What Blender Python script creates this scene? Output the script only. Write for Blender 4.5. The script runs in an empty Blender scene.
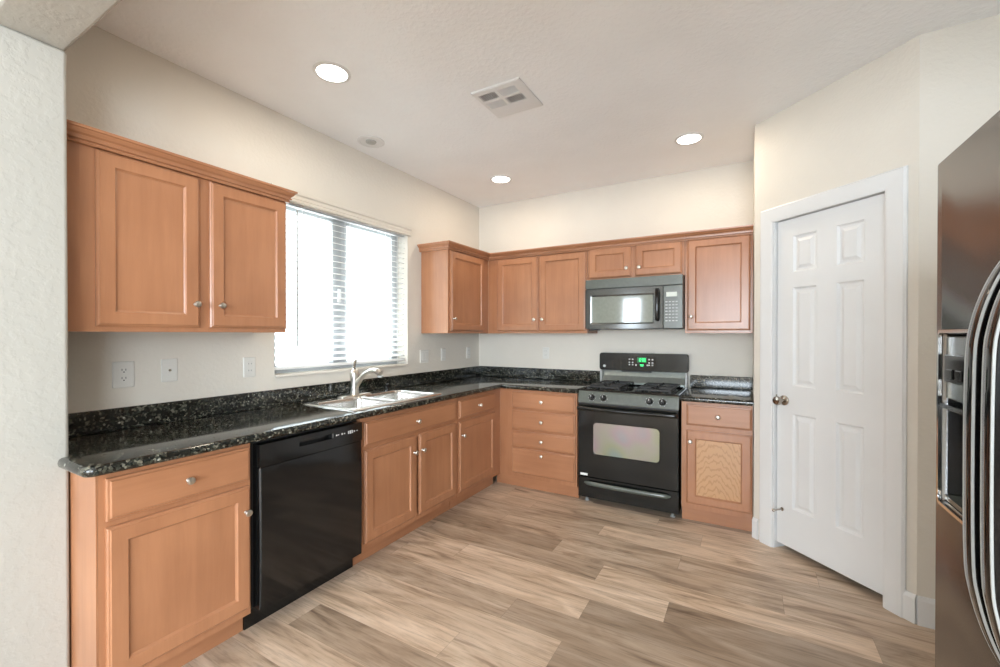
import bpy, bmesh, math, random
from mathutils import Vector, Matrix
random.seed(4)
C = bpy.context.scene.collection
PI = math.pi
H = 2.758                      # ceiling height

# ------------------------------------------------------------------ camera
cam_d = bpy.data.cameras.new('camera'); cam = bpy.data.objects.new('camera', cam_d); C.objects.link(cam)
cam.location = (2.5675, -4.0203, 1.3591)
cam.rotation_euler = (PI/2 - 0.0057, 0, 0.52)
cam_d.sensor_width = 36; cam_d.lens = 431.57*36/1000
cam_d.shift_y = 0.0036; cam_d.clip_start = 0.02
bpy.context.scene.camera = cam

# ------------------------------------------------------------------ world, lights, exposure
sc = bpy.context.scene
sc.view_settings.view_transform = 'Standard'; sc.view_settings.look = 'None'
sc.view_settings.gamma = 1; sc.view_settings.use_curve_mapping = False
sc.view_settings.exposure = 0.71
w = bpy.data.worlds.new('world'); sc.world = w; w.use_nodes = True
bgn = w.node_tree.nodes['Background']
bgn.inputs['Color'].default_value = (0.86, 0.94, 1.0, 1); bgn.inputs['Strength'].default_value = 2.6

def area(name, loc, rot, sx, sy, power, col=(1, 1, 1), shape='RECTANGLE', spread=PI):
    d = bpy.data.lights.new(name, 'AREA'); d.shape = shape; d.size = sx
    if shape == 'RECTANGLE': d.size_y = sy
    d.energy = power; d.color = col; d.spread = spread
    o = bpy.data.objects.new(name, d); C.objects.link(o); o.location = loc; o.rotation_euler = rot
    return o
# daylight by the small rear and kitchen windows; two unseen fill lamps added
area('daylight_small_window', (-0.10, -8.44, 1.72), (-PI/2-0.2, 0, PI), 0.42, 1.2, 12, (0.79, 0.90, 1.0))
area('added_fill_rear', (2.9, -8.44, 1.5), (-PI/2+0.25, 0, PI), 2.6, 1.7, 185, (0.79, 0.90, 1.0))  # fill lamp added behind the camera for general brightness
area('added_fill_side', (4.44, -6.35, 1.45), (0, PI/2, 0), 1.7, 2.1, 95, (0.79, 0.90, 1.0))  # unseen fill lamp added on the right to brighten the left wall
area('daylight_kitchen_window', (-0.85, -1.77, 0.55), (0, -PI/2-0.6, 0), 0.9, 2.4, 170, (0.86, 0.94, 1.0))

# ------------------------------------------------------------------ material helpers
def new_mat(name):
    m = bpy.data.materials.new(name); m.use_nodes = True
    nt = m.node_tree; b = nt.nodes['Principled BSDF']
    return m, nt, b
def N(nt, typ, **kw):
    n = nt.nodes.new(typ)
    for k, v in kw.items():
        if k.startswith('i_'):
            n.inputs[k[2:].replace('_', ' ')].default_value = v
        else: setattr(n, k, v)
    return n
def L(nt, a, b): nt.links.new(a, b)
def setp(b, **kw):
    for k, v in kw.items(): b.inputs[k.replace('_', ' ')].default_value = v
def coords(nt, scale=(1, 1, 1), kind='Object'):
    tc = N(nt, 'ShaderNodeTexCoord'); mp = N(nt, 'ShaderNodeMapping'); mp.inputs['Scale'].default_value = scale
    L(nt, tc.outputs[kind], mp.inputs['Vector']); return mp.outputs['Vector']
def ramp(nt, fac, stops):
    r = N(nt, 'ShaderNodeValToRGB'); e = r.color_ramp.elements
    while len(e) < len(stops): e.new(0.5)
    for el, (p, c) in zip(e, stops): el.position = p; el.color = (*c, 1) if len(c) == 3 else c
    L(nt, fac, r.inputs['Fac']); return r.outputs['Color']
def bump(nt, b, h, strength=0.2, dist=0.01):
    n = N(nt, 'ShaderNodeBump'); n.inputs['Strength'].default_value = strength; n.inputs['Distance'].default_value = dist
    L(nt, h, n.inputs['Height']); L(nt, n.outputs['Normal'], b.inputs['Normal'])

def paint(name, col, rough=0.6, tex=0.0, scale=60, mott=0.02):
    m, nt, b = new_mat(name); setp(b, Roughness=rough)
    v = coords(nt)
    n = N(nt, 'ShaderNodeTexNoise', i_Scale=3.0, i_Detail=3.0); L(nt, v, n.inputs['Vector'])
    lo = tuple(c*(1-mott) for c in col); hi = tuple(min(1, c*(1+mott)) for c in col)
    L(nt, ramp(nt, n.outputs['Fac'], [(0.3, lo), (0.7, hi)]), b.inputs['Base Color'])
    if tex:
        n2 = N(nt, 'ShaderNodeTexNoise', i_Scale=scale, i_Detail=3.0, i_Roughness=0.55); L(nt, v, n2.inputs['Vector'])
        r = ramp(nt, n2.outputs['Fac'], [(0.45, (0, 0, 0)), (0.6, (1, 1, 1))])
        bump(nt, b, r, tex, 0.004)
    return m
M_WALL = paint('cream_wall_paint', (0.735, 0.69, 0.615), 0.62, 0.12, 45)
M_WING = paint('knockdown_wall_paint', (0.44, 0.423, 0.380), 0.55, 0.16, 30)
M_CEIL = paint('ceiling_paint', (0.915, 0.93, 0.945), 0.42, 0.22, 38)
M_TRIM = paint('white_trim_paint', (0.77, 0.775, 0.775), 0.35)
M_PLASTIC = paint('white_plastic', (0.74, 0.725, 0.68), 0.35)
M_SLAT = paint('blind_slat_white', (0.90, 0.90, 0.89), 0.4)
M_DARKHOLE = paint('dark_slot', (0.03, 0.03, 0.03), 0.6)
M_VINYL = paint('window_vinyl', (0.36, 0.37, 0.38), 0.4)

def wood(name, axis='z', cols=((0.35, 0.150, 0.071), (0.44, 0.200, 0.098)), cathedral=False):
    m, nt, b = new_mat(name); setp(b, Roughness=0.33)
    b.inputs['Coat Weight'].default_value = 0.35; b.inputs['Coat Roughness'].default_value = 0.22
    s = {'z': (14, 14, 1.1), 'x': (1.1, 14, 14), 'y': (14, 1.1, 14)}[axis]
    oi = N(nt, 'ShaderNodeObjectInfo')
    tc = N(nt, 'ShaderNodeTexCoord')
    ad = N(nt, 'ShaderNodeVectorMath', operation='ADD')
    mu = N(nt, 'ShaderNodeMath', operation='MULTIPLY'); mu.inputs[1].default_value = 7.0
    L(nt, oi.outputs['Random'], mu.inputs[0]); L(nt, tc.outputs['Object'], ad.inputs[0]); L(nt, mu.outputs[0], ad.inputs[1])
    mp = N(nt, 'ShaderNodeMapping'); mp.inputs['Scale'].default_value = s; L(nt, ad.outputs[0], mp.inputs['Vector'])
    n1 = N(nt, 'ShaderNodeTexNoise', i_Scale=1.6, i_Detail=6.0, i_Roughness=0.62, i_Distortion=0.3); L(nt, mp.outputs[0], n1.inputs['Vector'])
    n2 = N(nt, 'ShaderNodeTexNoise', i_Scale=3.5, i_Detail=2.0); L(nt, ad.outputs[0], n2.inputs['Vector'])
    mx = N(nt, 'ShaderNodeMix', data_type='FLOAT'); mx.inputs[0].default_value = 0.5
    L(nt, n1.outputs['Fac'], mx.inputs[2]); L(nt, n2.outputs['Fac'], mx.inputs[3])
    f = mx.outputs[0]
    L(nt, ramp(nt, f, [(0.36, cols[0]), (0.64, cols[1])]), b.inputs['Base Color'])
    if cathedral:
        mp2 = N(nt, 'ShaderNodeMapping'); mp2.inputs['Location'].default_value = (-0.22, 0, 0.10); mp2.inputs['Scale'].default_value = (1.0, 0.2, 0.30)
        L(nt, tc.outputs['Object'], mp2.inputs['Vector'])
        wv = N(nt, 'ShaderNodeTexWave', wave_type='RINGS', rings_direction='Y', i_Scale=21.0, i_Distortion=7.0, i_Detail=3.0, i_Detail_Scale=1.8)
        L(nt, mp2.outputs[0], wv.inputs['Vector'])
        L(nt, ramp(nt, wv.outputs['Fac'], [(0.0, cols[0]), (0.35, cols[1]), (1.0, cols[1])]), b.inputs['Base Color'])
    bump(nt, b, n1.outputs['Fac'], 0.04, 0.002)
    return m
WV = wood('maple_vertical_grain', 'z'); WH = wood('maple_horizontal_grain', 'x')
WO = wood('oak_cathedral_grain', 'z', ((0.42, 0.21, 0.09), (0.52, 0.285, 0.13)), True)

def granite():
    m, nt, b = new_mat('dark_speckled_granite'); setp(b, Roughness=0.10, IOR=1.55)
    v = coords(nt)
    vo = N(nt, 'ShaderNodeTexVoronoi', i_Scale=105.0, i_Randomness=1.0); L(nt, v, vo.inputs['Vector'])
    sp = N(nt, 'ShaderNodeSeparateColor'); L(nt, vo.outputs['Color'], sp.inputs[0])
    base = ramp(nt, sp.outputs[0], [(0.0, (0.006, 0.007, 0.006)), (0.40, (0.012, 0.014, 0.012)), (0.62, (0.030, 0.034, 0.026)), (0.80, (0.075, 0.075, 0.055)), (0.95, (0.21, 0.20, 0.155))])
    n = N(nt, 'ShaderNodeTexNoise', i_Scale=26.0, i_Detail=5.0, i_Roughness=0.7); L(nt, v, n.inputs['Vector'])
    k = ramp(nt, n.outputs['Fac'], [(0.38, (0.25, 0.25, 0.25)), (0.62, (1, 1, 1))])
    mx = N(nt, 'ShaderNodeMix', data_type='RGBA', blend_type='MULTIPLY'); mx.inputs[0].default_value = 1.0
    L(nt, base, mx.inputs[6]); L(nt, k, mx.inputs[7])
    v2 = N(nt, 'ShaderNodeTexVoronoi', i_Scale=58.0); L(nt, v, v2.inputs['Vector'])
    s2 = N(nt, 'ShaderNodeSeparateColor'); L(nt, v2.outputs['Color'], s2.inputs[0])
    fl = ramp(nt, s2.outputs[1], [(0.93, (0, 0, 0)), (0.95, (1, 1, 1))])
    dd = ramp(nt, v2.outputs['Distance'], [(0.18, (1, 1, 1)), (0.30, (0, 0, 0))])
    mm = N(nt, 'ShaderNodeMath', operation='MULTIPLY'); L(nt, fl, mm.inputs[0]); L(nt, dd, mm.inputs[1])
    m3 = N(nt, 'ShaderNodeMix', data_type='RGBA'); L(nt, mm.outputs[0], m3.inputs[0]); L(nt, mx.outputs[2], m3.inputs[6])
    m3.inputs[7].default_value = (0.40, 0.40, 0.34, 1)
    L(nt, m3.outputs[2], b.inputs['Base Color'])
    return m
M_GRAN = granite()

def floor_mat():
    m, nt, b = new_mat('oak_plank_floor')
    PW, PL = 0.178, 1.22
    tc = N(nt, 'ShaderNodeTexCoord'); sx = N(nt, 'ShaderNodeSeparateXYZ'); L(nt, tc.outputs['Object'], sx.inputs[0])
    def mth(op, a, bb=None, val=None):
        n = N(nt, 'ShaderNodeMath', operation=op)
        L(nt, a, n.inputs[0])
        if bb is not None: L(nt, bb, n.inputs[1])
        elif val is not None: n.inputs[1].default_value = val
        return n.outputs[0]
    yy = mth('DIVIDE', mth('ADD', sx.outputs['Y'], val=20.0+0.03), val=PW)
    row = mth('FLOOR', yy); fy = mth('FRACT', yy)
    wn = N(nt, 'ShaderNodeTexWhiteNoise', noise_dimensions='1D'); L(nt, row, wn.inputs['W'])
    xx = mth('ADD', mth('DIVIDE', mth('ADD', sx.outputs['X'], val=20.0), val=PL), wn.outputs['Value'])
    colm = mth('FLOOR', xx); fx = mth('FRACT', xx)
    cb = N(nt, 'ShaderNodeCombineXYZ'); L(nt, row, cb.inputs[0]); L(nt, colm, cb.inputs[1])
    w2 = N(nt, 'ShaderNodeTexWhiteNoise', noise_dimensions='2D'); L(nt, cb.outputs[0], w2.inputs['Vector'])
    # grain, shifted per plank
    sc_ = N(nt, 'ShaderNodeVectorMath', operation='SCALE'); L(nt, w2.outputs['Color'], sc_.inputs[0]); sc_.inputs['Scale'].default_value = 30.0
    ad = N(nt, 'ShaderNodeVectorMath', operation='ADD'); L(nt, tc.outputs['Object'], ad.inputs[0]); L(nt, sc_.outputs[0], ad.inputs[1])
    mp = N(nt, 'ShaderNodeMapping'); mp.inputs['Scale'].default_value = (1.3, 24, 1); L(nt, ad.outputs[0], mp.inputs['Vector'])
    n1 = N(nt, 'ShaderNodeTexNoise', i_Scale=2.6, i_Detail=10.0, i_Roughness=0.75, i_Distortion=0.5); L(nt, mp.outputs[0], n1.inputs['Vector'])
    mp2 = N(nt, 'ShaderNodeMapping'); mp2.inputs['Scale'].default_value = (1.0, 5.0, 1); L(nt, ad.outputs[0], mp2.inputs['Vector'])
    n2 = N(nt, 'ShaderNodeTexNoise', i_Scale=1.7, i_Detail=4.0, i_Roughness=0.55, i_Distortion=1.2); L(nt, mp2.outputs[0], n2.inputs['Vector'])
    c1 = ramp(nt, n2.outputs['Fac'], [(0.30, (0.26, 0.18, 0.125)), (0.45, (0.47, 0.35, 0.25)), (0.70, (0.63, 0.50, 0.385))])
    g = ramp(nt, n1.outputs['Fac'], [(0.32, (0.60, 0.57, 0.55)), (0.50, (1, 1, 1)), (0.72, (1.12, 1.12, 1.12))])
    mx = N(nt, 'ShaderNodeMix', data_type='RGBA', blend_type='MULTIPLY'); mx.inputs[0].default_value = 1.0
    L(nt, c1, mx.inputs[6]); L(nt, g, mx.inputs[7])
    pv = ramp(nt, w2.outputs['Value'], [(0.0, (0.66, 0.64, 0.62)), (0.5, (0.98, 0.98, 0.98)), (1.0, (1.26, 1.25, 1.24))])
    m2 = N(nt, 'ShaderNodeMix', data_type='RGBA', blend_type='MULTIPLY'); m2.inputs[0].default_value = 1.0
    L(nt, mx.outputs[2], m2.inputs[6]); L(nt, pv, m2.inputs[7])
    # seams
    ey = mth('ABSOLUTE', mth('SUBTRACT', fy, val=0.5)); ex = mth('ABSOLUTE', mth('SUBTRACT', fx, val=0.5))
    sy = mth('GREATER_THAN', ey, val=0.5-0.0045); sx2 = mth('GREATER_THAN', ex, val=0.5-0.0008)
    se = mth('MAXIMUM', sy, sx2)
    sm = mth('MULTIPLY', se, val=0.42)
    m3 = N(nt, 'ShaderNodeMix', data_type='RGBA'); L(nt, sm, m3.inputs[0]); L(nt, m2.outputs[2], m3.inputs[6]); m3.inputs[7].default_value = (0.10, 0.07, 0.05, 1)
    L(nt, m3.outputs[2], b.inputs['Base Color'])
    setp(b, Roughness=0.38)
    bump(nt, b, n1.outputs['Fac'], 0.06, 0.002)
    return m
M_FLOOR = floor_mat()

def gloss(name, col, rough=0.1, metal=0.0, ior=1.5, bmp=0, bscale=200, coat=0):
    m, nt, b = new_mat(name); setp(b, Roughness=rough, Metallic=metal, IOR=ior)
    v = coords(nt)
    n = N(nt, 'ShaderNodeTexNoise', i_Scale=40.0, i_Detail=2.0); L(nt, v, n.inputs['Vector'])
    L(nt, ramp(nt, n.outputs['Fac'], [(0.3, tuple(c*0.94 for c in col)), (0.7, tuple(min(1, c*1.06) for c in col))]), b.inputs['Base Color'])
    if coat: b.inputs['Coat Weight'].default_value = coat; b.inputs['Coat Roughness'].default_value = 0.03
    if bmp:
        n2 = N(nt, 'ShaderNodeTexNoise', i_Scale=bscale, i_Detail=2.0); L(nt, v, n2.inputs['Vector'])
        bump(nt, b, n2.outputs['Fac'], bmp, 0.002)
    return m
M_BLACK = gloss('appliance_black_gloss', (0.006, 0.006, 0.006), 0.08, ior=1.5)
M_BLACK2 = gloss('range_black_gloss', (0.006, 0.007, 0.0065), 0.13, ior=1.5)
M_MWBLK = gloss('microwave_black_reflective', (0.03, 0.036, 0.033), 0.12, ior=1.9)
M_FRIDGE = gloss('fridge_textured_black', (0.012, 0.010, 0.009), 0.20, ior=2.6, bmp=0.10, bscale=260)
M_MATTEBLK = gloss('cast_iron_black', (0.02, 0.02, 0.02), 0.45)
M_NICKEL = gloss('brushed_nickel', (0.62, 0.59, 0.54), 0.28, 1.0)
M_STEEL = gloss('stainless_steel', (0.72, 0.71, 0.69), 0.25, 1.0)
M_CHROME = gloss('chrome_trim', (0.80, 0.80, 0.80), 0.12, 1.0)
M_DKNICK = gloss('satin_nickel_dark', (0.45, 0.41, 0.36), 0.22, 1.0)
M_GREYTRIM = gloss('grey_trim', (0.42, 0.43, 0.42), 0.3)
M_GREYMARK = paint('light_grey_print', (0.55, 0.55, 0.55), 0.5)
M_PANELGREY = gloss('control_panel_grey_green', (0.085, 0.098, 0.084), 0.22, ior=1.7)
M_MWGLASS = gloss('microwave_glass', (0.15, 0.18, 0.155), 0.06, ior=2.2)
M_VENTMETAL = gloss('brushed_grey_metal', (0.30, 0.33, 0.31), 0.3, 0.7)
M_LCD = paint('pale_lcd', (0.62, 0.66, 0.60), 0.3)
M_STICK = paint('white_sticker', (0.8, 0.8, 0.78), 0.5)

def oven_glass():
    m, nt, b = new_mat('iridescent_oven_glass'); setp(b, Roughness=0.16, IOR=1.9)
    v = coords(nt)
    n = N(nt, 'ShaderNodeTexNoise', i_Scale=3.2, i_Detail=1.5); L(nt, v, n.inputs['Vector'])
    L(nt, ramp(nt, n.outputs['Fac'], [(0.34, (0.25, 0.32, 0.30)), (0.44, (0.33, 0.35, 0.24)), (0.53, (0.36, 0.35, 0.30)), (0.60, (0.39, 0.31, 0.33)), (0.68, (0.31, 0.34, 0.37))]), b.inputs['Base Color'])  # iridescent reflection tints painted into the base colour
    b.inputs['Metallic'].default_value = 0.55
    return m
M_OVEN = oven_glass()
def emis(name, col, s):
    m, nt, b = new_mat(name); setp(b, Base_Color=(*col, 1), Emission_Color=(*col, 1), Emission_Strength=s); return m
M_LAMP = emis('lit_lamp_lens', (1.0, 0.97, 0.90), 6.0)
M_GREEN = emis('green_led_digits', (0.05, 0.85, 0.25), 1.1)
def glassm():
    m, nt, b = new_mat('clear_window_glass'); nt.nodes.remove(b)
    out = [n for n in nt.nodes if n.type == 'OUTPUT_MATERIAL'][0]
    tr = N(nt, 'ShaderNodeBsdfTransparent'); tr.inputs['Color'].default_value = (0.95, 0.97, 0.96, 1)
    gl = N(nt, 'ShaderNodeBsdfGlossy'); gl.inputs['Roughness'].default_value = 0.02
    lw = N(nt, 'ShaderNodeLayerWeight'); lw.inputs['Blend'].default_value = 0.5
    pw = N(nt, 'ShaderNodeMath', operation='POWER'); L(nt, lw.outputs['Facing'], pw.inputs[0]); pw.inputs[1].default_value = 5.0
    fr_ = N(nt, 'ShaderNodeMath', operation='MULTIPLY_ADD'); L(nt, pw.outputs[0], fr_.inputs[0]); fr_.inputs[1].default_value = 0.9; fr_.inputs[2].default_value = 0.03
    mx = N(nt, 'ShaderNodeMixShader'); L(nt, fr_.outputs[0], mx.inputs[0]); L(nt, tr.outputs[0], mx.inputs[1]); L(nt, gl.outputs[0], mx.inputs[2])
    L(nt, mx.outputs[0], out.inputs['Surface'])
    return m
M_GLASS = glassm()

# ------------------------------------------------------------------ geometry helpers
def box(bm, x0, x1, y0, y1, z0, z1):
    vs = [bm.verts.new((x, y, z)) for z in (z0, z1) for (x, y) in ((x0, y0), (x1, y0), (x1, y1), (x0, y1))]
    for f in ((3, 2, 1, 0), (4, 5, 6, 7), (0, 1, 5, 4), (1, 2, 6, 5), (2, 3, 7, 6), (3, 0, 4, 7)):
        bm.faces.new([vs[i] for i in f])
def B(*a):
    bm = bmesh.new()
    if a: box(bm, *a)
    return bm
def boxes(*bs):
    bm = bmesh.new()
    for b in bs: box(bm, *b)
    return bm
def obj(name, bm, mat, parent=None, bevel=0, seg=2, smooth=False, recalc=True):
    if recalc: bmesh.ops.recalc_face_normals(bm, faces=bm.faces[:])
    me = bpy.data.meshes.new(name); bm.to_mesh(me); bm.free()
    o = bpy.data.objects.new(name, me); C.objects.link(o)
    for mm in (mat if isinstance(mat, (list, tuple)) else [mat]): me.materials.append(mm)
    if parent: o.parent = parent
    if bevel:
        md = o.modifiers.new('bevel', 'BEVEL'); md.width = bevel; md.segments = seg; md.limit_method = 'ANGLE'; md.angle_limit = 0.6
        if seg > 1: smooth = True
    if smooth:
        for p in me.polygons: p.use_smooth = True
        me.set_sharp_from_angle(angle=0.7)
    return o
def thing(name, label, cat, loc=(0, 0, 0), rz=0, group=None, kind=None):
    o = bpy.data.objects.new(name, None); C.objects.link(o); o.location = loc; o.rotation_euler = (0, 0, rz)
    o.empty_display_size = 0.1
    tag(o, label, cat, group, kind); return o
def tag(o, label=None, cat=None, group=None, kind=None):
    if label: o['label'] = label
    if cat: o['category'] = cat
    if group: o['group'] = group
    if kind: o['kind'] = kind
    return o
def struct(name, bm, mat, label=None, cat=None, **kw):
    o = obj(name, bm, mat, **kw); tag(o, label, cat, None, 'structure'); return o
def loopf(bm, loops, cap_first=False, cap_last=True, closed=True):
    """bridge successive vertex loops (lists of co)"""
    vl = [[bm.verts.new(c) for c in l] for l in loops]
    n = len(vl[0])
    for a, b in zip(vl, vl[1:]):
        for i in range(n if closed else n-1):
            j = (i+1) % n
            bm.faces.new((a[i], a[j], b[j], b[i]))
    if cap_first: bm.faces.new(vl[0][::-1])
    if cap_last: bm.faces.new(vl[-1])
    return vl
def rect(x0, x1, z0, z1, ins, y): return [(x0+ins, y, z0+ins), (x1-ins, y, z0+ins), (x1-ins, y, z1-ins), (x0+ins, y, z1-ins)]
def rrect(x0, x1, z0, z1, r, n=5):
    pts = []
    for cx, cz, a0 in ((x1-r, z0+r, -PI/2), (x1-r, z1-r, 0), (x0+r, z1-r, PI/2), (x0+r, z0+r, PI)):
        for i in range(n+1):
            a = a0 + PI/2*i/n; pts.append((cx+r*math.cos(a), cz+r*math.sin(a)))
    return pts
def lathe(bm, prof, center, axis='z', n=24, cap0=True, cap1=True):
    """prof: (radius, along)"""
    cx, cy, cz = center; loops = []
    for r, h in prof:
        l = []
        for i in range(n):
            a = 2*PI*i/n; u, v = r*math.cos(a), r*math.sin(a)
            if axis == 'z': l.append((cx+u, cy+v, cz+h))
            elif axis == 'y': l.append((cx+u, cy+h, cz+v))
            else: l.append((cx+h, cy+u, cz+v))
        loops.append(l)
    loopf(bm, loops, cap0, cap1)
def tube(bm, path, rad, n=12, flat=None, caps=True, up=Vector((0, 0, 1))):
    """sweep an ellipse along path; rad number or list; flat=(a,b) radii multipliers (side, up)"""
    P = [Vector(p) for p in path]; loops = []
    for i, p in enumerate(P):
        t = (P[min(i+1, len(P)-1)] - P[max(i-1, 0)]).normalized()
        s = t.cross(up)
        if s.length < 1e-4: s = t.cross(Vector((1, 0, 0)))
        s.normalize(); u = s.cross(t).normalized()
        r = rad[i] if isinstance(rad, (list, tuple)) else rad
        fa, fb = flat or (1, 1)
        loops.append([tuple(p + s*math.cos(2*PI*k/n)*r*fa + u*math.sin(2*PI*k/n)*r*fb) for k in range(n)])
    loopf(bm, loops, caps, caps)
def spline(pts, n=8):
    P = [Vector(p) for p in pts]; P = [P[0]*2-P[1]] + P + [P[-1]*2-P[-2]]; out = []
    for i in range(1, len(P)-2):
        for k in range(n):
            t = k/n; a, b, c, d = P[i-1], P[i], P[i+1], P[i+2]
            out.append(0.5*((2*b)+(c-a)*t+(2*a-5*b+4*c-d)*t*t+(3*b-a-3*c+d)*t**3))
    out.append(P[-2]); return out
def grid_front(bm, xb, zb, y, cells):
    """front faces on a grid of breaks; cells[(i,j)] = list of (inset, y) loops for a moulded cell; None = hole"""
    for i in range(len(xb)-1):
        for j in range(len(zb)-1):
            x0, x1, z0, z1 = xb[i], xb[i+1], zb[j], zb[j+1]
            if (i, j) in cells:
                if cells[(i, j)] is None: continue
                loopf(bm, [rect(x0, x1, z0, z1, a, yy) for a, yy in [(0, y)] + cells[(i, j)]], False, True)
            else:
                vs = [bm.verts.new(c) for c in rect(x0, x1, z0, z1, 0, y)]; bm.faces.new(vs)
    bmesh.ops.remove_doubles(bm, verts=bm.verts[:], dist=1e-5)

# ------------------------------------------------------------------ setting
struct('floor', boxes((-0.14, 3.87, -3.43, 0.12, -0.06, 0), (-1.64, 4.64, -8.64, -3.43, -0.06, 0)), M_FLOOR)
struct('ceiling', boxes((-0.14, 3.87, -3.43, 0.12, H, H+0.08), (-1.64, 4.64, -8.64, -3.43, H, H+0.08)), M_CEIL)
WY0, WY1, WZ0, WZ1 = -2.378, -1.157, 1.10, 2.245
bm = bmesh.new()
for xx in (0.0, -0.14):
    ya, zb_ = [-3.43, WY0, WY1, 0.12], [0, WZ0, WZ1, H]
    for i in range(3):
        for j in range(3):
            if i == 1 and j == 1: continue
            bm.faces.new([bm.verts.new((xx, a, b)) for a, b in ((ya[i], zb_[j]), (ya[i+1], zb_[j]), (ya[i+1], zb_[j+1]), (ya[i], zb_[j+1]))])
loopf(bm, [[(xx, a, b) for a, b in ((WY0, WZ0), (WY1, WZ0), (WY1, WZ1), (WY0, WZ1))] for xx in (0.0, -0.14)], False, False)
loopf(bm, [[(xx, a, b) for a, b in ((-3.43, 0), (0.12, 0), (0.12, H), (-3.43, H))] for xx in (0.0, -0.14)], False, False)
bmesh.ops.remove_doubles(bm, verts=bm.verts[:], dist=1e-5)
struct('wall_left', bm, M_WALL)
struct('wall_back', B(0, 3.87, 0, 0.12, 0, H), M_WALL)
struct('wall_right', B(3.75, 3.87, -5.2, 0, 0, H), M_WALL)
PX, PY, PX1, PY1 = 2.6085, -0.662, 3.263, -1.293
PA = math.atan2(PY1-PY, PX1-PX); PLn = math.hypot(PX1-PX, PY1-PY)
struct('wall_pantry_side', B(PX, PX+0.11, PY, 0, 0, H), M_WALL)
struct('wall_pantry_front', B(PX1, 3.75, PY1, PY1+0.11, 0, H), M_WALL)
wd = struct('wall_pantry_diagonal', boxes((0.0, 0.135, 0, 0.11, 0, H), (0.788, PLn, 0, 0.11, 0, H), (0.135, 0.788, 0, 0.11, 2.09, H)), M_WALL)
wd.location = (PX, PY, 0); wd.rotation_euler = (0, 0, PA)
# wing wall and header of the opening to the next room
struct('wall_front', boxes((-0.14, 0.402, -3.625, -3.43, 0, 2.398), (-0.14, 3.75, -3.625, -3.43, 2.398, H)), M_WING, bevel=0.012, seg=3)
# adjoining room behind the camera
struct('wall_living_left', B(-1.64, -1.5, -8.64, -3.43, 0, H), M_WALL)
struct('wall_living_front', B(-1.5, -0.14, -3.57, -3.43, 0, H), M_WALL)
struct('wall_living_right', boxes((4.5, 4.64, -8.64, -7.45, 0, H), (4.5, 4.64, -5.27, -5.2, 0, H), (4.5, 4.64, -7.45, -5.27, 0, 0.55), (4.5, 4.64, -7.45, -5.27, 2.35, H)), M_WALL)  # opening added for the side fill lamp
struct('wall_living_return', B(3.87, 4.64, -5.2, -5.08, 0, H), M_WALL)
struct('wall_living_rear', boxes((-1.5, -0.34, -8.64, -8.5, 0, H), (0.14, 1.6, -8.64, -8.5, 0, H), (-0.34, 0.14, -8.64, -8.5, 0, 1.05), (4.2, 4.5, -8.64, -8.5, 0, H), (-0.34, 0.14, -8.64, -8.5, 2.35, H), (1.6, 4.2, -8.64, -8.5, 0, 0.65), (1.6, 4.2, -8.64, -8.5, 2.35, H)), M_WALL)  # wide opening added for the rear fill lamp

# baseboards
def skirt(bm, x0, x1, y, t=0.013, h=0.135):
    loopf(bm, [[(x, y, 0), (x, y-t, 0), (x, y-t, h-0.02), (x, y-t*0.45, h), (x, y, h)] for x in (x0, x1)], True, True)
bm = bmesh.new(); skirt(bm, 0, 3.75-PX1, 0)
o = struct('baseboard_right', bm, M_TRIM); o.location = (PX1, PY1, 0)
bm = bmesh.new(); skirt(bm, 0.0, 0.04, 0); skirt(bm, 0.862, PLn, 0)
o = struct('baseboard_diagonal', bm, M_TRIM); o.location = (PX, PY, 0); o.rotation_euler = (0, 0, PA)

# kitchen window
win = thing('window_1', None, None, (0, (WY0+WY1)/2, WZ0), 0, kind='structure')
hw = (WY1-WY0)/2; hh = WZ1-WZ0
obj('window_frame', boxes((-0.139, -0.095, -hw+0.001, -hw+0.07, 0.001, hh-0.001), (-0.139, -0.095, hw-0.095, hw-0.03, 0.001, hh-0.001), (-0.139, -0.095, -hw+0.07, hw-0.095, 0.001, 0.055), (-0.139, -0.095, -hw+0.07, hw-0.095, hh-0.055, hh-0.001)), M_VINYL, win, 0.003, 1)
obj('window_frame', B(-0.139, -0.11, hw-0.03, hw-0.001, 0.001, hh-0.001), M_TRIM, win)
obj('mullion', boxes((-0.135, -0.088, -0.10, -0.048, 0.055, hh-0.055), (-0.12, -0.095, -0.048, -0.012, 0.055, hh-0.055), (-0.135, -0.10, -0.012, 0.038, 0.055, hh-0.055)), M_VINYL, win, 0.003, 1)
obj('window_latch', boxes((-0.088, -0.072, -0.06, -0.036, 0.50, 0.60), (-0.072, -0.062, -0.054, -0.042, 0.53, 0.58)), M_TRIM, win, 0.003, 2)
obj('pane', B(-0.126, -0.120, -hw+0.07, -0.10, 0.055, hh-0.055), M_GLASS, win)
obj('pane', B(-0.126, -0.120, 0.038, hw-0.095, 0.055, hh-0.055), M_GLASS, win)
obj('window_sill', B(-0.094, 0.012, -hw+0.002, hw-0.002, -0.012, 0.006), M_WALL, win, 0.005, 2)

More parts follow.
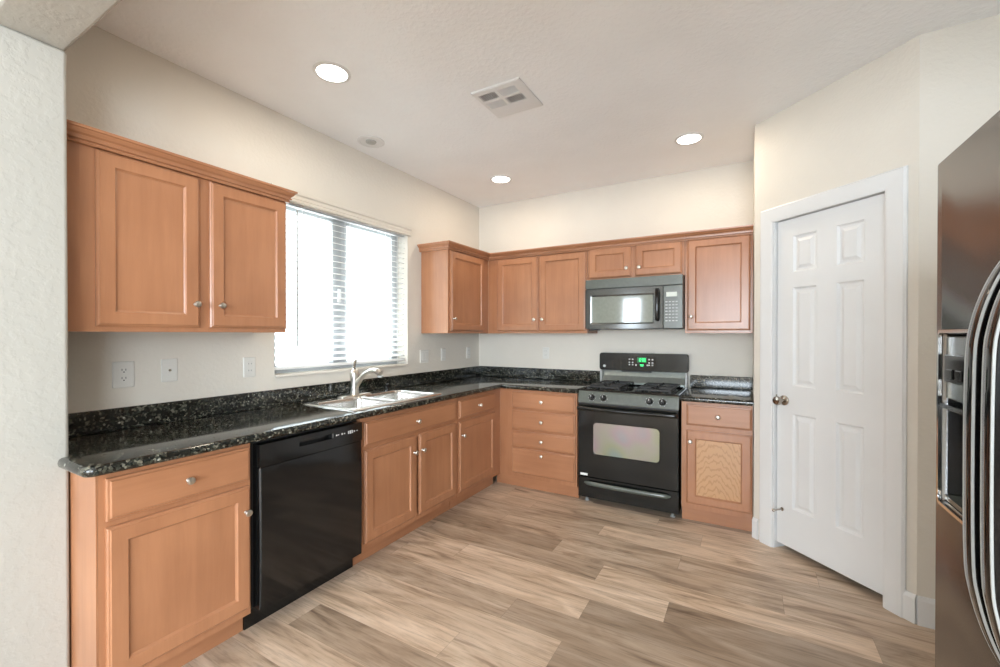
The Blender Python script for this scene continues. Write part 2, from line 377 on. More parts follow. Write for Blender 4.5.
# blind
bl = thing('window_blind', 'white faux wood slatted blind lowered over the window above the sink', 'window blind', (-0.045, (WY0+WY1)/2, WZ0+0.03))
nsl = 24; z0s, z1s = 0.055, 1.075
for k in range(nsl):
    z = z0s + (z1s-z0s)*k/(nsl-1); bm = bmesh.new(); a = math.radians(16)
    top = []; bot = []
    for i in range(5):
        u = -0.025+0.05*i/4; zz = z - u*math.sin(a) - 0.0016*(abs(i-2)/2)**2
        top.append((u*math.cos(a), zz+0.0014)); bot.append((u*math.cos(a), zz-0.0014))
    ring = top + bot[::-1]
    loopf(bm, [[(p[0], yy, p[1]) for p in ring] for yy in (-hw+0.012, hw-0.012)], True, True)
    obj('slat', bm, M_SLAT, bl)
obj('bottom_rail', B(-0.026, 0.026, -hw+0.012, hw-0.012, 0.004, 0.022), M_SLAT, bl, 0.003, 2)
obj('headrail', B(-0.026, 0.022, -hw+0.01, hw-0.01, 1.085, 1.112), M_SLAT, bl)
vp = [(0.045, 1.088), (0.066, 1.088), (0.069, 1.094), (0.066, 1.108), (0.069, 1.112), (0.064, 1.125), (0.064, 1.135), (0.074, 1.142), (0.074, 1.158), (0.066, 1.163), (0.047, 1.163)]
bm = bmesh.new(); loopf(bm, [[(p[0], yy, p[1]) for p in vp] for yy in (-hw-0.030, hw+0.022)], True, True)
obj('valance', bm, M_WALL, bl)
for yy in (-0.40, 0.0, 0.42):
    obj('ladder_cord', boxes((0.0265, 0.0275, yy-0.001, yy+0.001, 0.02, 1.09), (-0.0275, -0.0265, yy-0.001, yy+0.001, 0.02, 1.09)), M_SLAT, bl)
bm = bmesh.new(); lathe(bm, [(0.005, 0), (0.006, 0.03), (0.0048, 0.06), (0.0048, 0.90)], (0.036, -0.445, 0.15), n=8)
obj('tilt_wand', bm, M_GREYTRIM, bl, smooth=True)

# pantry door
door = thing('door_1', None, None, (PX, PY, 0), PA, kind='structure')
dx0, dx1, dz0, dz1 = 0.157, 0.767, 0.042, 2.07
bm = bmesh.new()
xb = [dx0, 0.262, 0.408, 0.522, 0.663, dx1]; zb = [dz0, 0.285, 0.872, 1.045, 1.648, 1.742, 1.965, dz1]
pl = [(0.010, 0.030), (0.022, 0.030), (0.040, 0.022)]
cells = {(i, j): pl for i in (1, 3) for j in (1, 3, 5)}
grid_front(bm, xb, zb, 0.02, cells)
loopf(bm, [rect(dx0, dx1, dz0, dz1, 0, 0.02), rect(dx0, dx1, dz0, dz1, 0, 0.055)], False, True)
bmesh.ops.remove_doubles(bm, verts=bm.verts[:], dist=1e-5)
obj('door_panel', bm, M_TRIM, door)
obj('door_jamb', boxes((0.1355, 0.153, -0.001, 0.109, 0, 2.088), (0.771, 0.7875, -0.001, 0.109, 0, 2.088), (0.153, 0.771, -0.001, 0.109, 2.074, 2.089)), M_TRIM, door)
bm = bmesh.new()
lathe(bm, [(0.031, 0.0), (0.031, -0.006), (0.024, -0.010), (0.012, -0.013), (0.011, -0.034), (0.017, -0.040), (0.026, -0.050), (0.028, -0.060), (0.023, -0.070), (0.010, -0.074)], (0.208, 0.0195, 0.948), 'y', 28)
obj('door_knob', bm, M_DKNICK, door, smooth=True)
obj('latch_plate', B(0.1535, 0.156, 0.012, 0.030, 0.92, 0.978), M_DKNICK, door)
for z in (0.338, 1.108, 1.854):
    bm = bmesh.new(); lathe(bm, [(0.006, 0), (0.006, 0.088)], (0.769, 0.010, z-0.044), n=10)
    lathe(bm, [(0.004, 0), (0.003, 0.006)], (0.769, 0.010, z+0.044), n=8)
    obj('hinge', bm, M_DKNICK, door, smooth=True)
bm = bmesh.new(); lathe(bm, [(0.011, 0), (0.011, -0.006), (0.005, -0.008), (0.0045, -0.060), (0.008, -0.062), (0.009, -0.076), (0.005, -0.080)], (0.197, 0.0195, 0.262), 'y', 12)
obj('door_stop', bm, M_DKNICK, door, smooth=True)
# casing
cw = 0.092
def casing_prof(bm, path_in, path_out):
    pass
bm = bmesh.new()
prof = [(0.0, 0.0), (0.0, -0.011), (0.012, -0.015), (0.06, -0.018), (0.082, -0.018), (0.088, -0.012), (cw, -0.010), (cw, 0.0)]
xi0, xi1, zi = 0.147, 0.775, 2.074
loops = []
for (sx, sz, bx_, bz_) in ((-1, 0, xi0, 0), (-1, 1, xi0, zi), (1, 1, xi1, zi), (1, 0, xi1, 0)):
    loops.append([(bx_ + sx*d, y, bz_ + sz*d) for d, y in prof])
loopf(bm, loops, True, True)
o = struct('trim_1', bm, M_TRIM); o.location = (PX, PY, 0); o.rotation_euler = (0, 0, PA)

# ------------------------------------------------------------------ cabinets
FACE_B, FACE_U = 0.622, 0.302
def knob(bm, x, y, z, r=0.0155):
    lathe(bm, [(0.009, 0.0), (0.006, -0.004), (0.0055, -0.014), (r*0.85, -0.018), (r, -0.023), (r*0.86, -0.028), (r*0.4, -0.031)], (x, y, z), 'y', 20)
def cab_door(root, x0, x1, z0, z1, yf, kx, kz, panel_mat=WV):
    """yf: y of face frame front (negative). door 20 mm thick in front of it"""
    bm = bmesh.new(); s = 0.058
    lp = [(0, yf-0.0005), (0, yf-0.011), (0.004, yf-0.015), (0.008, yf-0.016), (0.011, yf-0.020), (s, yf-0.020), (s+0.004, yf-0.014), (s+0.009, yf-0.011), (s+0.009, yf-0.004)]
    loopf(bm, [rect(x0, x1, z0, z1, a, y) for a, y in lp], False, False)
    loopf(bm, [rect(x0, x1, z0, z1, 0, yf-0.0005), rect(x0, x1, z0, z1, s+0.009, yf-0.0005), rect(x0, x1, z0, z1, s+0.009, yf-0.004)], False, False)
    bmesh.ops.remove_doubles(bm, verts=bm.verts[:], dist=1e-5)
    d = obj('door', bm, WV, root)
    obj('door_panel', B(x0+s+0.0085, x1-s-0.0085, yf-0.0100, yf-0.003, z0+s+0.0085, z1-s-0.0085), panel_mat, d)
    k = bmesh.new(); knob(k, kx, yf-0.0195, kz); obj('knob', k, M_NICKEL, d, smooth=True)
    return d
def cab_drawer(root, x0, x1, z0, z1, yf, name='drawer', kn=True):
    bm = bmesh.new()
    lp = [(0, yf-0.0005), (0, yf-0.010), (0.003, yf-0.0135), (0.009, yf-0.0145), (0.013, yf-0.020)]
    loopf(bm, [rect(x0, x1, z0, z1, a, y) for a, y in lp], True, True)
    d = obj(name, bm, WH, root)
    if kn:
        k = bmesh.new(); knob(k, (x0+x1)/2, yf-0.0195, (z0+z1)/2); obj('knob', k, M_NICKEL, d, smooth=True)
    return d
def frame_bm(W, z0, z1, yf, verts_x, rails_z, t=0.019):
    bm = bmesh.new()
    xb = sorted(verts_x); 
    for a, b in verts_x: box(bm, a, b, yf, yf+t, z0, z1)
    for i in range(len(xb)-1):
        for a, b in rails_z: box(bm, xb[i][1], xb[i+1][0], yf, yf+t, a, b)
    return bm
BT = 0.8755
def base_cabinet(label, origin, rz, W, group, end_left=0.0, stiles=None, x_start=0.0, backclear=0.003, toe=True, toe_depth=FACE_B-0.062, bodyx0=None):
    t = thing('base_cabinet', label, 'cabinet', origin, rz, group)
    yf = -FACE_B; a = bodyx0 if bodyx0 is not None else x_start
    g = 0.001
    yb = yf+0.0195
    obj('carcass', boxes((a+g, a+0.018, yb, -backclear, 0.10 if toe else 0, BT-0.001), (W-0.018, W-g, yb, -backclear, 0.10, BT-0.001), (a+0.018, W-0.018, yb, -backclear, 0.10, 0.118), (a+0.018, W-0.018, -0.012, -backclear, 0.118, 0.70)), WV, t)
    obj('toe_kick', B((a if bodyx0 is None else FACE_B-0.058)+g, W-g, -toe_depth, -toe_depth+0.015, 0.0005, 0.0995), WH, t)
    return t, yf
RL = PI/2
# A: left-most base cabinet
yA0, yA1 = -3.422, -2.893
t, yf = base_cabinet('light maple base cabinet with one drawer and door left of the dishwasher', (0.0015, yA0, 0), RL, yA1-yA0, 'base cabinets under the counter')
W = yA1-yA0
obj('face_frame', frame_bm(W, 0.10, BT, yf, [(0.001, 0.035), (W-0.02, W-0.001)], [(0.10, 0.15), (0.665, 0.72), (0.845, BT)]), WV, t)
obj('end_panel', B(-0.004, 0.0, yf, -0.003, 0.0005, BT), WV, t)
cab_drawer(t, 0.021, W-0.007, 0.706, 0.857, yf)
cab_door(t, 0.021, W-0.007, 0.135, 0.684, yf, W-0.030, 0.572)
# sink base
yS0, yS1 = -2.258, -1.305
W = yS1-yS0
t, yf = base_cabinet('wide maple sink base cabinet with two doors beside the dishwasher', (0.0015, yS0, 0), RL, W, 'base cabinets under the counter')
obj('face_frame', frame_bm(W, 0.10, BT, yf, [(0.001, 0.04), (0.46, 0.50), (W-0.04, W-0.001)], [(0.10, 0.15), (0.665, 0.72), (0.845, BT)]), WV, t)
cab_drawer(t, 0.024, W-0.020, 0.706, 0.848, yf, 'false_drawer_front')
cab_door(t, 0.024, 0.474, 0.135, 0.682, yf, 0.450, 0.572)
cab_door(t, 0.506, W-0.020, 0.135, 0.682, yf, 0.531, 0.572)
# D: between sink base and corner
yD0, yD1 = -1.303, -0.645
W = yD1-yD0
t, yf = base_cabinet('maple base cabinet with one drawer and door between sink base and corner', (0.0015, yD0, 0), RL, W, 'base cabinets under the counter')
obj('face_frame', frame_bm(W, 0.10, BT, yf, [(0.001, 0.04), (W-0.10, W+0.0215)], [(0.10, 0.15), (0.665, 0.72), (0.845, BT)]), WV, t)
cab_drawer(t, 0.020, W-0.088, 0.706, 0.848, yf)
cab_door(t, 0.020, W-0.088, 0.135, 0.682, yf, 0.058, 0.572)
# E: four drawer unit, back wall
t, yf = base_cabinet('maple base cabinet of four drawers left of the range', (0, -0.0015, 0), 0, 1.356, 'base cabinets under the counter', bodyx0=0.648, toe_depth=FACE_B-0.040)
obj('face_frame', frame_bm(1.356, 0.10, BT, yf, [(0.6245, 0.76), (1.325, 1.355)], [(0.10, 0.15), (0.345, 0.38), (0.50, 0.535), (0.68, 0.715), (0.845, BT)]), WV, t)
for z0, z1 in ((0.706, 0.855), (0.526, 0.690), (0.372, 0.510), (0.135, 0.358)):
    d = cab_drawer(t, 0.752, 1.342, z0, z1, yf, kn=False)
    k = bmesh.new(); knob(k, 1.045, yf-0.0195, z0+(z1-z0)*0.5 if z0 > 0.2 else 0.318); obj('knob', k, M_NICKEL, d, smooth=True)
# F: right of range
W = 2.604-2.152
t, yf = base_cabinet('maple base cabinet with oak grain door panel between range and pantry', (2.152, -0.0015, 0), 0, W, 'base cabinets under the counter', toe_depth=FACE_B-0.040)
obj('face_frame', frame_bm(W, 0.10, BT, yf, [(0.001, 0.04), (W-0.02, W-0.001)], [(0.10, 0.15), (0.665, 0.72), (0.845, BT)]), WV, t)
cab_drawer(t, 0.035, W-0.006, 0.706, 0.857, yf)
cab_door(t, 0.035, W-0.006, 0.140, 0.672, yf, 0.062, 0.590, WO)

UB, UT = 1.371, 2.135
def wall_cabinet(label, origin, rz, x0, x1, z0, z1, stiles, rails, group='wall cabinets'):
    t = thing('upper_cabinet', label, 'cabinet', origin, rz, group); yf = -FACE_U; g = 0.0008; yb = yf+0.0195
    obj('carcass', boxes((x0+g, x0+0.016, yb, -0.003, z0, z1), (x1-0.016, x1-g, yb, -0.003, z0, z1), (x0+0.016, x1-0.016, yb, -0.003, z0+0.008, z0+0.024), (x0+0.016, x1-0.016, yb, -0.003, z1-0.016, z1), (x0+0.016, x1-0.016, -0.010, -0.003, z0+0.024, z1-0.016)), WV, t)
    obj('face_frame', frame_bm(0, z0, z1, yf, stiles, rails), WV, t)
    return t, yf
# U1
yU0, yU1 = -3.424, -2.505
W = yU1-yU0
t, yf = U1, _ = wall_cabinet('two door maple wall cabinet between the wing wall and the window', (0.0015, yU0, 0), RL, 0, W, UB, UT, [(0.001, 0.115), (0.46, 0.53), (W-0.02, W-0.001)], [(UB, UB+0.04), (UT-0.05, UT)])
obj('filler_strip', B(0.001, 0.052, yf-0.004, yf-0.0002, UB, 2.104), WV, t)
cab_door(t, 0.098, 0.473, 1.393, 2.100, yf, 0.451, 1.501)
cab_door(t, 0.519, W-0.003, 1.393, 2.100, yf, 0.562, 1.501)
# U2
yV0, yV1 = -0.980, -0.304
W = yV1-yV0
t, yf = U2, _ = wall_cabinet('single door maple wall cabinet right of the window with pale side panel', (0.0015, yV0, 0), RL, 0, W, UB, UT, [(0.001, 0.045), (W-0.11, W-0.001)], [(UB, UB+0.04), (UT-0.05, UT)])
cab_door(t, 0.028, 0.578, 1.393, 2.100, yf, 0.060, 1.501)
# U3
t, yf = U3, _ = wall_cabinet('two door maple wall cabinet in the back corner left of the microwave', (0, -0.0015, 0), 0, 0.3045, 1.336, UB, UT, [(0.3045, 0.43), (0.845, 0.888), (1.305, 1.335)], [(UB, UB+0.04), (UT-0.05, UT)])
cab_door(t, 0.415, 0.857, 1.393, 2.100, yf, 0.825, 1.501)
cab_door(t, 0.876, 1.320, 1.393, 2.100, yf, 0.908, 1.501)
# U4
t, yf = U4, _ = wall_cabinet('short two door maple wall cabinet directly above the microwave', (0, -0.0015, 0), 0, 1.337, 2.136, 1.832, UT, [(1.338, 1.37), (1.70, 1.77), (2.10, 2.135)], [(1.832, 1.865), (UT-0.04, UT)])
cab_door(t, 1.354, 1.717, 1.850, 2.112, yf, 1.683, 1.92)
cab_door(t, 1.754, 2.117, 1.850, 2.112, yf, 1.788, 1.92)
# U5
t, yf = U5, _ = wall_cabinet('single door maple wall cabinet between the microwave and the pantry wall', (0, -0.0015, 0), 0, 2.137, 2.605, UB, UT, [(2.138, 2.17), (2.575, 2.604)], [(UB, UB+0.04), (UT-0.04, UT)])
cab_door(t, 2.155, 2.588, 1.393, 2.106, yf, 2.185, 1.501)

# crown mouldings (o outward, z)
CR = [(-0.012, 2.1355), (0.0205, 2.1355)]
CRP = [(0.0008, 2.103), (0.0225, 2.103), (0.0245, 2.110), (0.0205, 2.112), (0.0205, 2.116), (0.030, 2.118), (0.031, 2.125), (0.0255, 2.127), (0.0275, 2.134), (0.036, 2.140), (0.043, 2.150), (0.045, 2.1535), (0.051, 2.156), (0.052, 2.166), (0.0008, 2.166)]
CRP = [(d, z) for d, z in CRP]
def crown(root, pts, before=None, after=None):
    """moulding run in world xy along the face frames, outward on the right of travel; part of its cabinet"""
    full = ([before] if before else []) + pts + ([after] if after else [])
    P = [Vector(p) for p in full]; n = len(P); loops = []
    inv = (Matrix.Translation(root.location) @ Matrix.Rotation(root.rotation_euler.z, 4, 'Z')).inverted()
    for i in range(1 if before else 0, n-1 if after else n):
        nn = []
        if i > 0: d = (P[i]-P[i-1]).normalized(); nn.append(Vector((d.y, -d.x)))
        if i < n-1: d = (P[i+1]-P[i]).normalized(); nn.append(Vector((d.y, -d.x)))
        m = nn[0] if len(nn) == 1 else (nn[0]+nn[1])/(1+nn[0].dot(nn[1]))
        loops.append([tuple(inv @ Vector((P[i].x+m.x*d, P[i].y+m.y*d, z))) for d, z in CRP])
    bm = bmesh.new(); loopf(bm, loops, True, True)
    return obj('crown_moulding', bm, WH if abs(root.rotation_euler.z) < 1 else WY_, root)
WY_ = wood('maple_run_grain', 'x')
fx = 0.0015+FACE_U
crown(U1, [(fx, yU0), (fx, yU1-0.010), (0.002, yU1-0.010)])
crown(U2, [(0.002, yV0), (fx, yV0), (fx, -fx)], after=(1.0, -fx))
crown(U3, [(fx, -fx), (1.3362, -fx)], before=(fx, -1.0))
crown(U4, [(1.3368, -fx), (2.1362, -fx)])
crown(U5, [(2.1368, -fx), (2.605, -fx)])

# ------------------------------------------------------------------ countertops
def offset_poly(pts, d):
    n = len(pts); out = []
    for i in range(n):
        p0, p1, p2 = Vector(pts[i-1]), Vector(pts[i]), Vector(pts[(i+1) % n])
        a = (p1-p0).normalized(); b = (p2-p1).normalized()
        na, nb = Vector((-a.y, a.x)), Vector((-b.y, b.x))     # inward for CCW
        m = (na+nb)/(1+na.dot(nb)); out.append((p1.x+m.x*d, p1.y+m.y*d))
    return out
def slab(outline, hole=None, z0=0.8765, z1=0.9145):
    bm = bmesh.new(); h = (z1-z0)/2; zc = (z0+z1)/2; loops = []
    for k in range(9):
        a = -PI/2+PI*k/8; off = h*0.8*(1-math.cos(a)); loops.append([(x, y, zc+h*math.sin(a)) for x, y in offset_poly(outline, off)])
    vl = loopf(bm, loops, False, False)
    if hole:
        hv = [[bm.verts.new((x, y, z)) for x, y in hole] for z in (z0, z1)]
        n = len(hole)
        for i in range(n): bm.faces.new((hv[0][i], hv[0][(i+1) % n], hv[1][(i+1) % n], hv[1][i]))
    for li, z in ((0, 0), (-1, 1)):
        ed = []
        ring = vl[li]; n = len(ring)
        for i in range(n): ed.append(bm.edges.get((ring[i], ring[(i+1) % n])))
        if hole:
            r = hv[z]; m = len(r)
            for i in range(m): ed.append(bm.edges.get((r[i], r[(i+1) % m])))
        bmesh.ops.triangle_fill(bm, edges=ed, use_beauty=True)
    return bm
CF = 0.664
def arc(cx, cy, r, a0, a1, n=6): return [(cx+r*math.cos(math.radians(a0+(a1-a0)*i/n)), cy+r*math.sin(math.radians(a0+(a1-a0)*i/n))) for i in range(n+1)]
out = [(0.002, -3.4275), (0.4055, -3.4275)] + arc(0.422, -3.452, 0.016, 180, 270, 3)[0:] + arc(CF-0.04, -3.468+0.04, 0.04, -90, 0, 6) + [(CF, -CF), (1.371, -CF), (1.371, -0.002), (0.002, -0.002)]
SY0, SY1, SX0, SX1 = -2.268, -1.424, 0.095, 0.592
hole = [(SX0+0.02, SY0+0.02), (SX1-0.02, SY0+0.02), (SX1-0.02, SY1-0.02), (SX0+0.02, SY1-0.02)]
ct = thing('countertop', 'long L shaped dark speckled granite countertop holding the sink', 'countertop', (0, 0, 0), 0, 'granite countertops')
ct.location = (0, 0, 0)
obj('slab', slab(out, hole), M_GRAN, ct, smooth=True)
obj('backsplash', B(0.002, 0.021, -3.426, -0.0215, 0.915, 1.016), M_GRAN, ct, 0.002, 1)
obj('backsplash', B(0.002, 1.368, -0.021, -0.002, 0.915, 1.016), M_GRAN, ct, 0.002, 1)
cr_ = thing('countertop', 'short dark granite countertop right of the range against the pantry wall', 'countertop', (0, 0, 0), 0, 'granite countertops')
obj('slab', slab([(2.146, -CF), (2.6065, -CF), (2.6065, -0.002), (2.146, -0.002)]), M_GRAN, cr_, smooth=True)
obj('backsplash', B(2.147, 2.6065, -0.021, -0.002, 0.915, 1.016), M_GRAN, cr_, 0.002, 1)

# ------------------------------------------------------------------ sink
sk = thing('sink', 'double bowl stainless steel drop-in sink under the window', 'sink', (0, 0, 0.9145))
bm = bmesh.new(); zr = 0.0065
bowls = [(0.175, 0.560, -2.230, -1.862), (0.175, 0.560, -1.832, -1.462)]
rim = rrect(SX0, SX1, SY0, SY1, 0.03, 4); n = len(rim)
r0 = [bm.verts.new((x, y, 0.0005)) for x, y in rim]
rim2 = rrect(SX0+0.006, SX1-0.006, SY0+0.006, SY1-0.006, 0.026, 4); r1 = [bm.verts.new((x, y, zr)) for x, y in rim2]
ed = []
for i in range(n):
    bm.faces.new((r0[i], r0[(i+1) % n], r1[(i+1) % n], r1[i])); ed.append(bm.edges.get((r1[i], r1[(i+1) % n])))
rims = []
for (x0, x1, y0, y1) in bowls:
    rr = [bm.verts.new((x, y, zr)) for x, y in rrect(x0, x1, y0, y1, 0.05, 5)]; m = len(rr)
    for i in range(m): ed.append(bm.edges.new((rr[i], rr[(i+1) % m])))
bmesh.ops.triangle_fill(bm, edges=ed, use_beauty=True)
obj('rim', bm, M_STEEL, sk)
for (x0, x1, y0, y1) in bowls:
    bm = bmesh.new(); lp = []
    for d, z, r in ((0, zr, 0.05), (0.003, zr-0.004, 0.05), (0.005, -0.02, 0.05), (0.012, -0.15, 0.05), (0.022, -0.172, 0.05), (0.045, -0.180, 0.05)):
        lp.append([(x, y, z) for x, y in rrect(x0+d, x1-d, y0+d, y1-d, r, 5)])
    loopf(bm, lp, False, True)
    b_ = obj('bowl', bm, M_STEEL, sk, smooth=True)
    bm = bmesh.new(); lathe(bm, [(0.042, 0), (0.042, 0.002), (0.034, 0.002), (0.030, -0.0005), (0.004, -0.0005), (0.004, 0.010)], ((x0+x1)/2-0.02, (y0+y1)/2, -0.1797), n=20)
    obj('drain', bm, M_CHROME, sk, smooth=True)

# faucet
fc = thing('faucet', 'single lever brushed nickel kitchen faucet arching over the sink', 'faucet', (0.135, -1.862, 0.9215))
bm = bmesh.new(); lp = []
for d, z in ((0, 0), (0, 0.004), (0.006, 0.009), (0.016, 0.011)): lp.append([(x, y, z) for x, y in rrect(-0.028+d*0.6, 0.028-d*0.6, -0.115+d, 0.115-d, 0.012, 4)])
loopf(bm, lp, True, True); obj('deck_plate', bm, M_NICKEL, fc, smooth=True)
bm = bmesh.new(); lathe(bm, [(0.030, 0.009), (0.026, 0.02), (0.0235, 0.04), (0.0235, 0.085), (0.027, 0.11), (0.029, 0.13), (0.024, 0.152), (0.014, 0.162)], (0, 0, 0), n=22)
obj('body', bm, M_NICKEL, fc, smooth=True)
bm = bmesh.new(); tube(bm, spline([(0.004, 0.0, 0.05), (0.035, 0.004, 0.095), (0.075, 0.010, 0.135), (0.125, 0.016, 0.157), (0.165, 0.02, 0.157), (0.192, 0.023, 0.142)], 5), [0.018]*6+[0.016]*10+[0.0155]*4+[0.018]*4+[0.019]*2, 14)
obj('spout', bm, M_NICKEL, fc, smooth=True)
bm = bmesh.new(); lathe(bm, [(0.017, 0), (0.0175, -0.008), (0.012, -0.011)], (0.192, 0.023, 0.131), n=14)
obj('spray_head', bm, M_GREYTRIM, fc, smooth=True)
bm = bmesh.new(); tube(bm, spline([(0, 0, 0.150), (-0.004, 0, 0.175), (0.002, 0.0, 0.200), (0.012, 0.0, 0.222)], 4), [0.011]*4+[0.0085]*5+[0.0075]*4, 10, (1.2, 0.7))
obj('lever', bm, M_DKNICK, fc, smooth=True)
fc.scale = (1.17, 1.17, 1.17)
# black cap
bm = bmesh.new(); lathe(bm, [(0.022, 0), (0.022, 0.006), (0.0165, 0.010), (0.0165, 0.038), (0.018, 0.041), (0.018, 0.052), (0.013, 0.056)], (0, 0, 0), n=20)
o = obj('air_gap_cap', bm, M_BLACK, smooth=True); o.location = (0.128, -1.535, 0.9215)
tag(o, 'small black air gap cap on the sink deck right of the faucet', 'sink air gap')

# ------------------------------------------------------------------ dishwasher (local: x along wall, front -y)
dw = thing('dishwasher', 'glossy black dishwasher between two base cabinets left of the sink', 'dishwasher', (0.0015, -2.891, 0), RL)
W = 0.630
obj('tub', B(0.002, W-0.002, -0.600, -0.02, 0.105, 0.862), M_MATTEBLK, dw)
obj('toe_panel', boxes((0.0, 0.628, -0.566, -0.545, 0.0005, 0.105),), M_BLACK, dw)
x0, x1, yd = 0.022, W-0.010, -0.654
# door with control strip: grid with pocket
bm = bmesh.new()
xb = [x0, 0.222, 0.424, x1]; zb = [0.755, 0.806, 0.832, 0.858]
grid_front(bm, xb, zb, yd, {(1, 1): [(0.003, yd+0.004), (0.004, yd+0.035)]})
loopf(bm, [rect(x0, x1, 0.755, 0.858, 0, yd), rect(x0, x1, 0.755, 0.858, 0, -0.601)], False, True)
bmesh.ops.remove_doubles(bm, verts=bm.verts[:], dist=1e-5)
cp = obj('control_panel', bm, M_BLACK, dw)
bm = bmesh.new()
for i, x in enumerate((0.440, 0.452, 0.476, 0.492, 0.520, 0.532, 0.545, 0.560, 0.580)):
    h = (0.008, 0.005, 0.010, 0.006, 0.016, 0.018, 0.016, 0.008, 0.005)[i]
    box(bm, x, x+0.008, yd-0.0006, yd-0.0001, 0.818-h/2, 0.818+h/2)
obj('button_marks', bm, M_GREYMARK, cp)
bm = bmesh.new(); lp = []
for k in range(9):
    f = k/8; z = 0.108+(0.752-0.108)*f; b_ = -0.004*math.sin(PI*f)
    lp.append([(x0, -0.601, z), (x0, yd+0.006+b_, z), (x0+0.006, yd+b_, z), (x1-0.006, yd+b_, z), (x1, yd+0.006+b_, z), (x1, -0.601, z)])
loopf(bm, lp, True, True)
obj('door', bm, M_BLACK, dw, smooth=True)

# ------------------------------------------------------------------ range
RX0, RX1 = 1.377, 2.139; RW = RX1-RX0
rg = thing('gas_range', 'black freestanding gas range with four burners on the back wall', 'range', (RX0, -0.0015, 0))
YF = -0.655
obj('body', B(0.002, RW-0.002, YF+0.035, -0.03, 0.045, 0.900), M_BLACK, rg, 0.003, 1)
for x in (0.05, RW-0.05):
    for y in (YF+0.07, -0.08):
        bm = bmesh.new(); lathe(bm, [(0.018, 0.0), (0.018, 0.008), (0.008, 0.010), (0.008, 0.046)], (x, y, 0.0005), n=14)
        obj('foot', bm, M_GREYTRIM, rg, smooth=True)
# storage drawer with sculpted pull
bm = bmesh.new(); lp = []
for k in range(13):
    f = k/12; z = 0.050+0.160*f
    lp.append([(0.0, YF+0.034, z), (0.0, YF+0.004, z), (0.006, YF-0.002, z), (RW-0.006, YF-0.002, z), (RW, YF+0.004, z), (RW, YF+0.034, z)])
loopf(bm, lp, True, True); dr = obj('storage_drawer', bm, M_BLACK2, rg, smooth=True)
bm = bmesh.new()
pth = [(0.055+ (RW-0.11)*i/24, YF-0.004-0.026*math.sin(PI*i/24)**0.35, 0.170) for i in range(25)]
tube(bm, pth, [0.006]+[0.014]*23+[0.006], 12, (0.9, 1.25)); obj('drawer_pull', bm, M_PANELGREY, dr, smooth=True)
# oven door
bm = bmesh.new(); z0, z1 = 0.222, 0.800; wx0, wx1, wz0, wz1 = 0.122, 0.636, 0.402, 0.665
yo = YF-0.012
oo = [(x, z) for x, z in rrect(0.001, RW-0.001, z0, z1, 0.006, 5)]
ii = [(x, z) for x, z in rrect(wx0, wx1, wz0, wz1, 0.035, 5)]
i2 = [(x, z) for x, z in rrect(wx0+0.006, wx1-0.006, wz0+0.006, wz1-0.006, 0.03, 5)]
loopf(bm, [[(x, YF+0.034, z) for x, z in oo], [(x, yo+0.004, z) for x, z in oo], [(0.004+(x)*(1-0.008/RW), yo, z) for x, z in oo], [(x, yo, z) for x, z in ii], [(x, yo+0.003, z) for x, z in i2], [(x, yo+0.004, z) for x, z in i2]], True, True)
od = obj('oven_door', bm, M_BLACK2, rg)
bm = bmesh.new(); loopf(bm, [[(x, yo+0.0035, z) for x, z in i2], [(x, yo+0.0015, z) for x, z in i2]], True, True)
obj('oven_window', bm, M_OVEN, od)
bm = bmesh.new()
pth = spline([(0.012, yo-0.002, 0.762), (0.016, yo-0.034, 0.770), (0.06, yo-0.046, 0.772), (RW/2, yo-0.050, 0.770), (RW-0.06, yo-0.046, 0.772), (RW-0.016, yo-0.034, 0.770), (RW-0.012, yo-0.002, 0.762)], 6)
tube(bm, pth, 0.0135, 14, (0.8, 1.15)); obj('oven_handle', bm, M_BLACK2, od, smooth=True)
obj('energy_sticker', B(0.022, 0.082, yo-0.0008, yo-0.0001, 0.228, 0.246), M_STICK, od)
# vent strip between door and control panel
obj('vent_strip', boxes((0.004, RW-0.004, YF+0.0, YF+0.034, 0.8015, 0.812), (RW*0.38, RW*0.55, YF-0.004, YF-0.0, 0.803, 0.809)), M_MATTEBLK, rg)
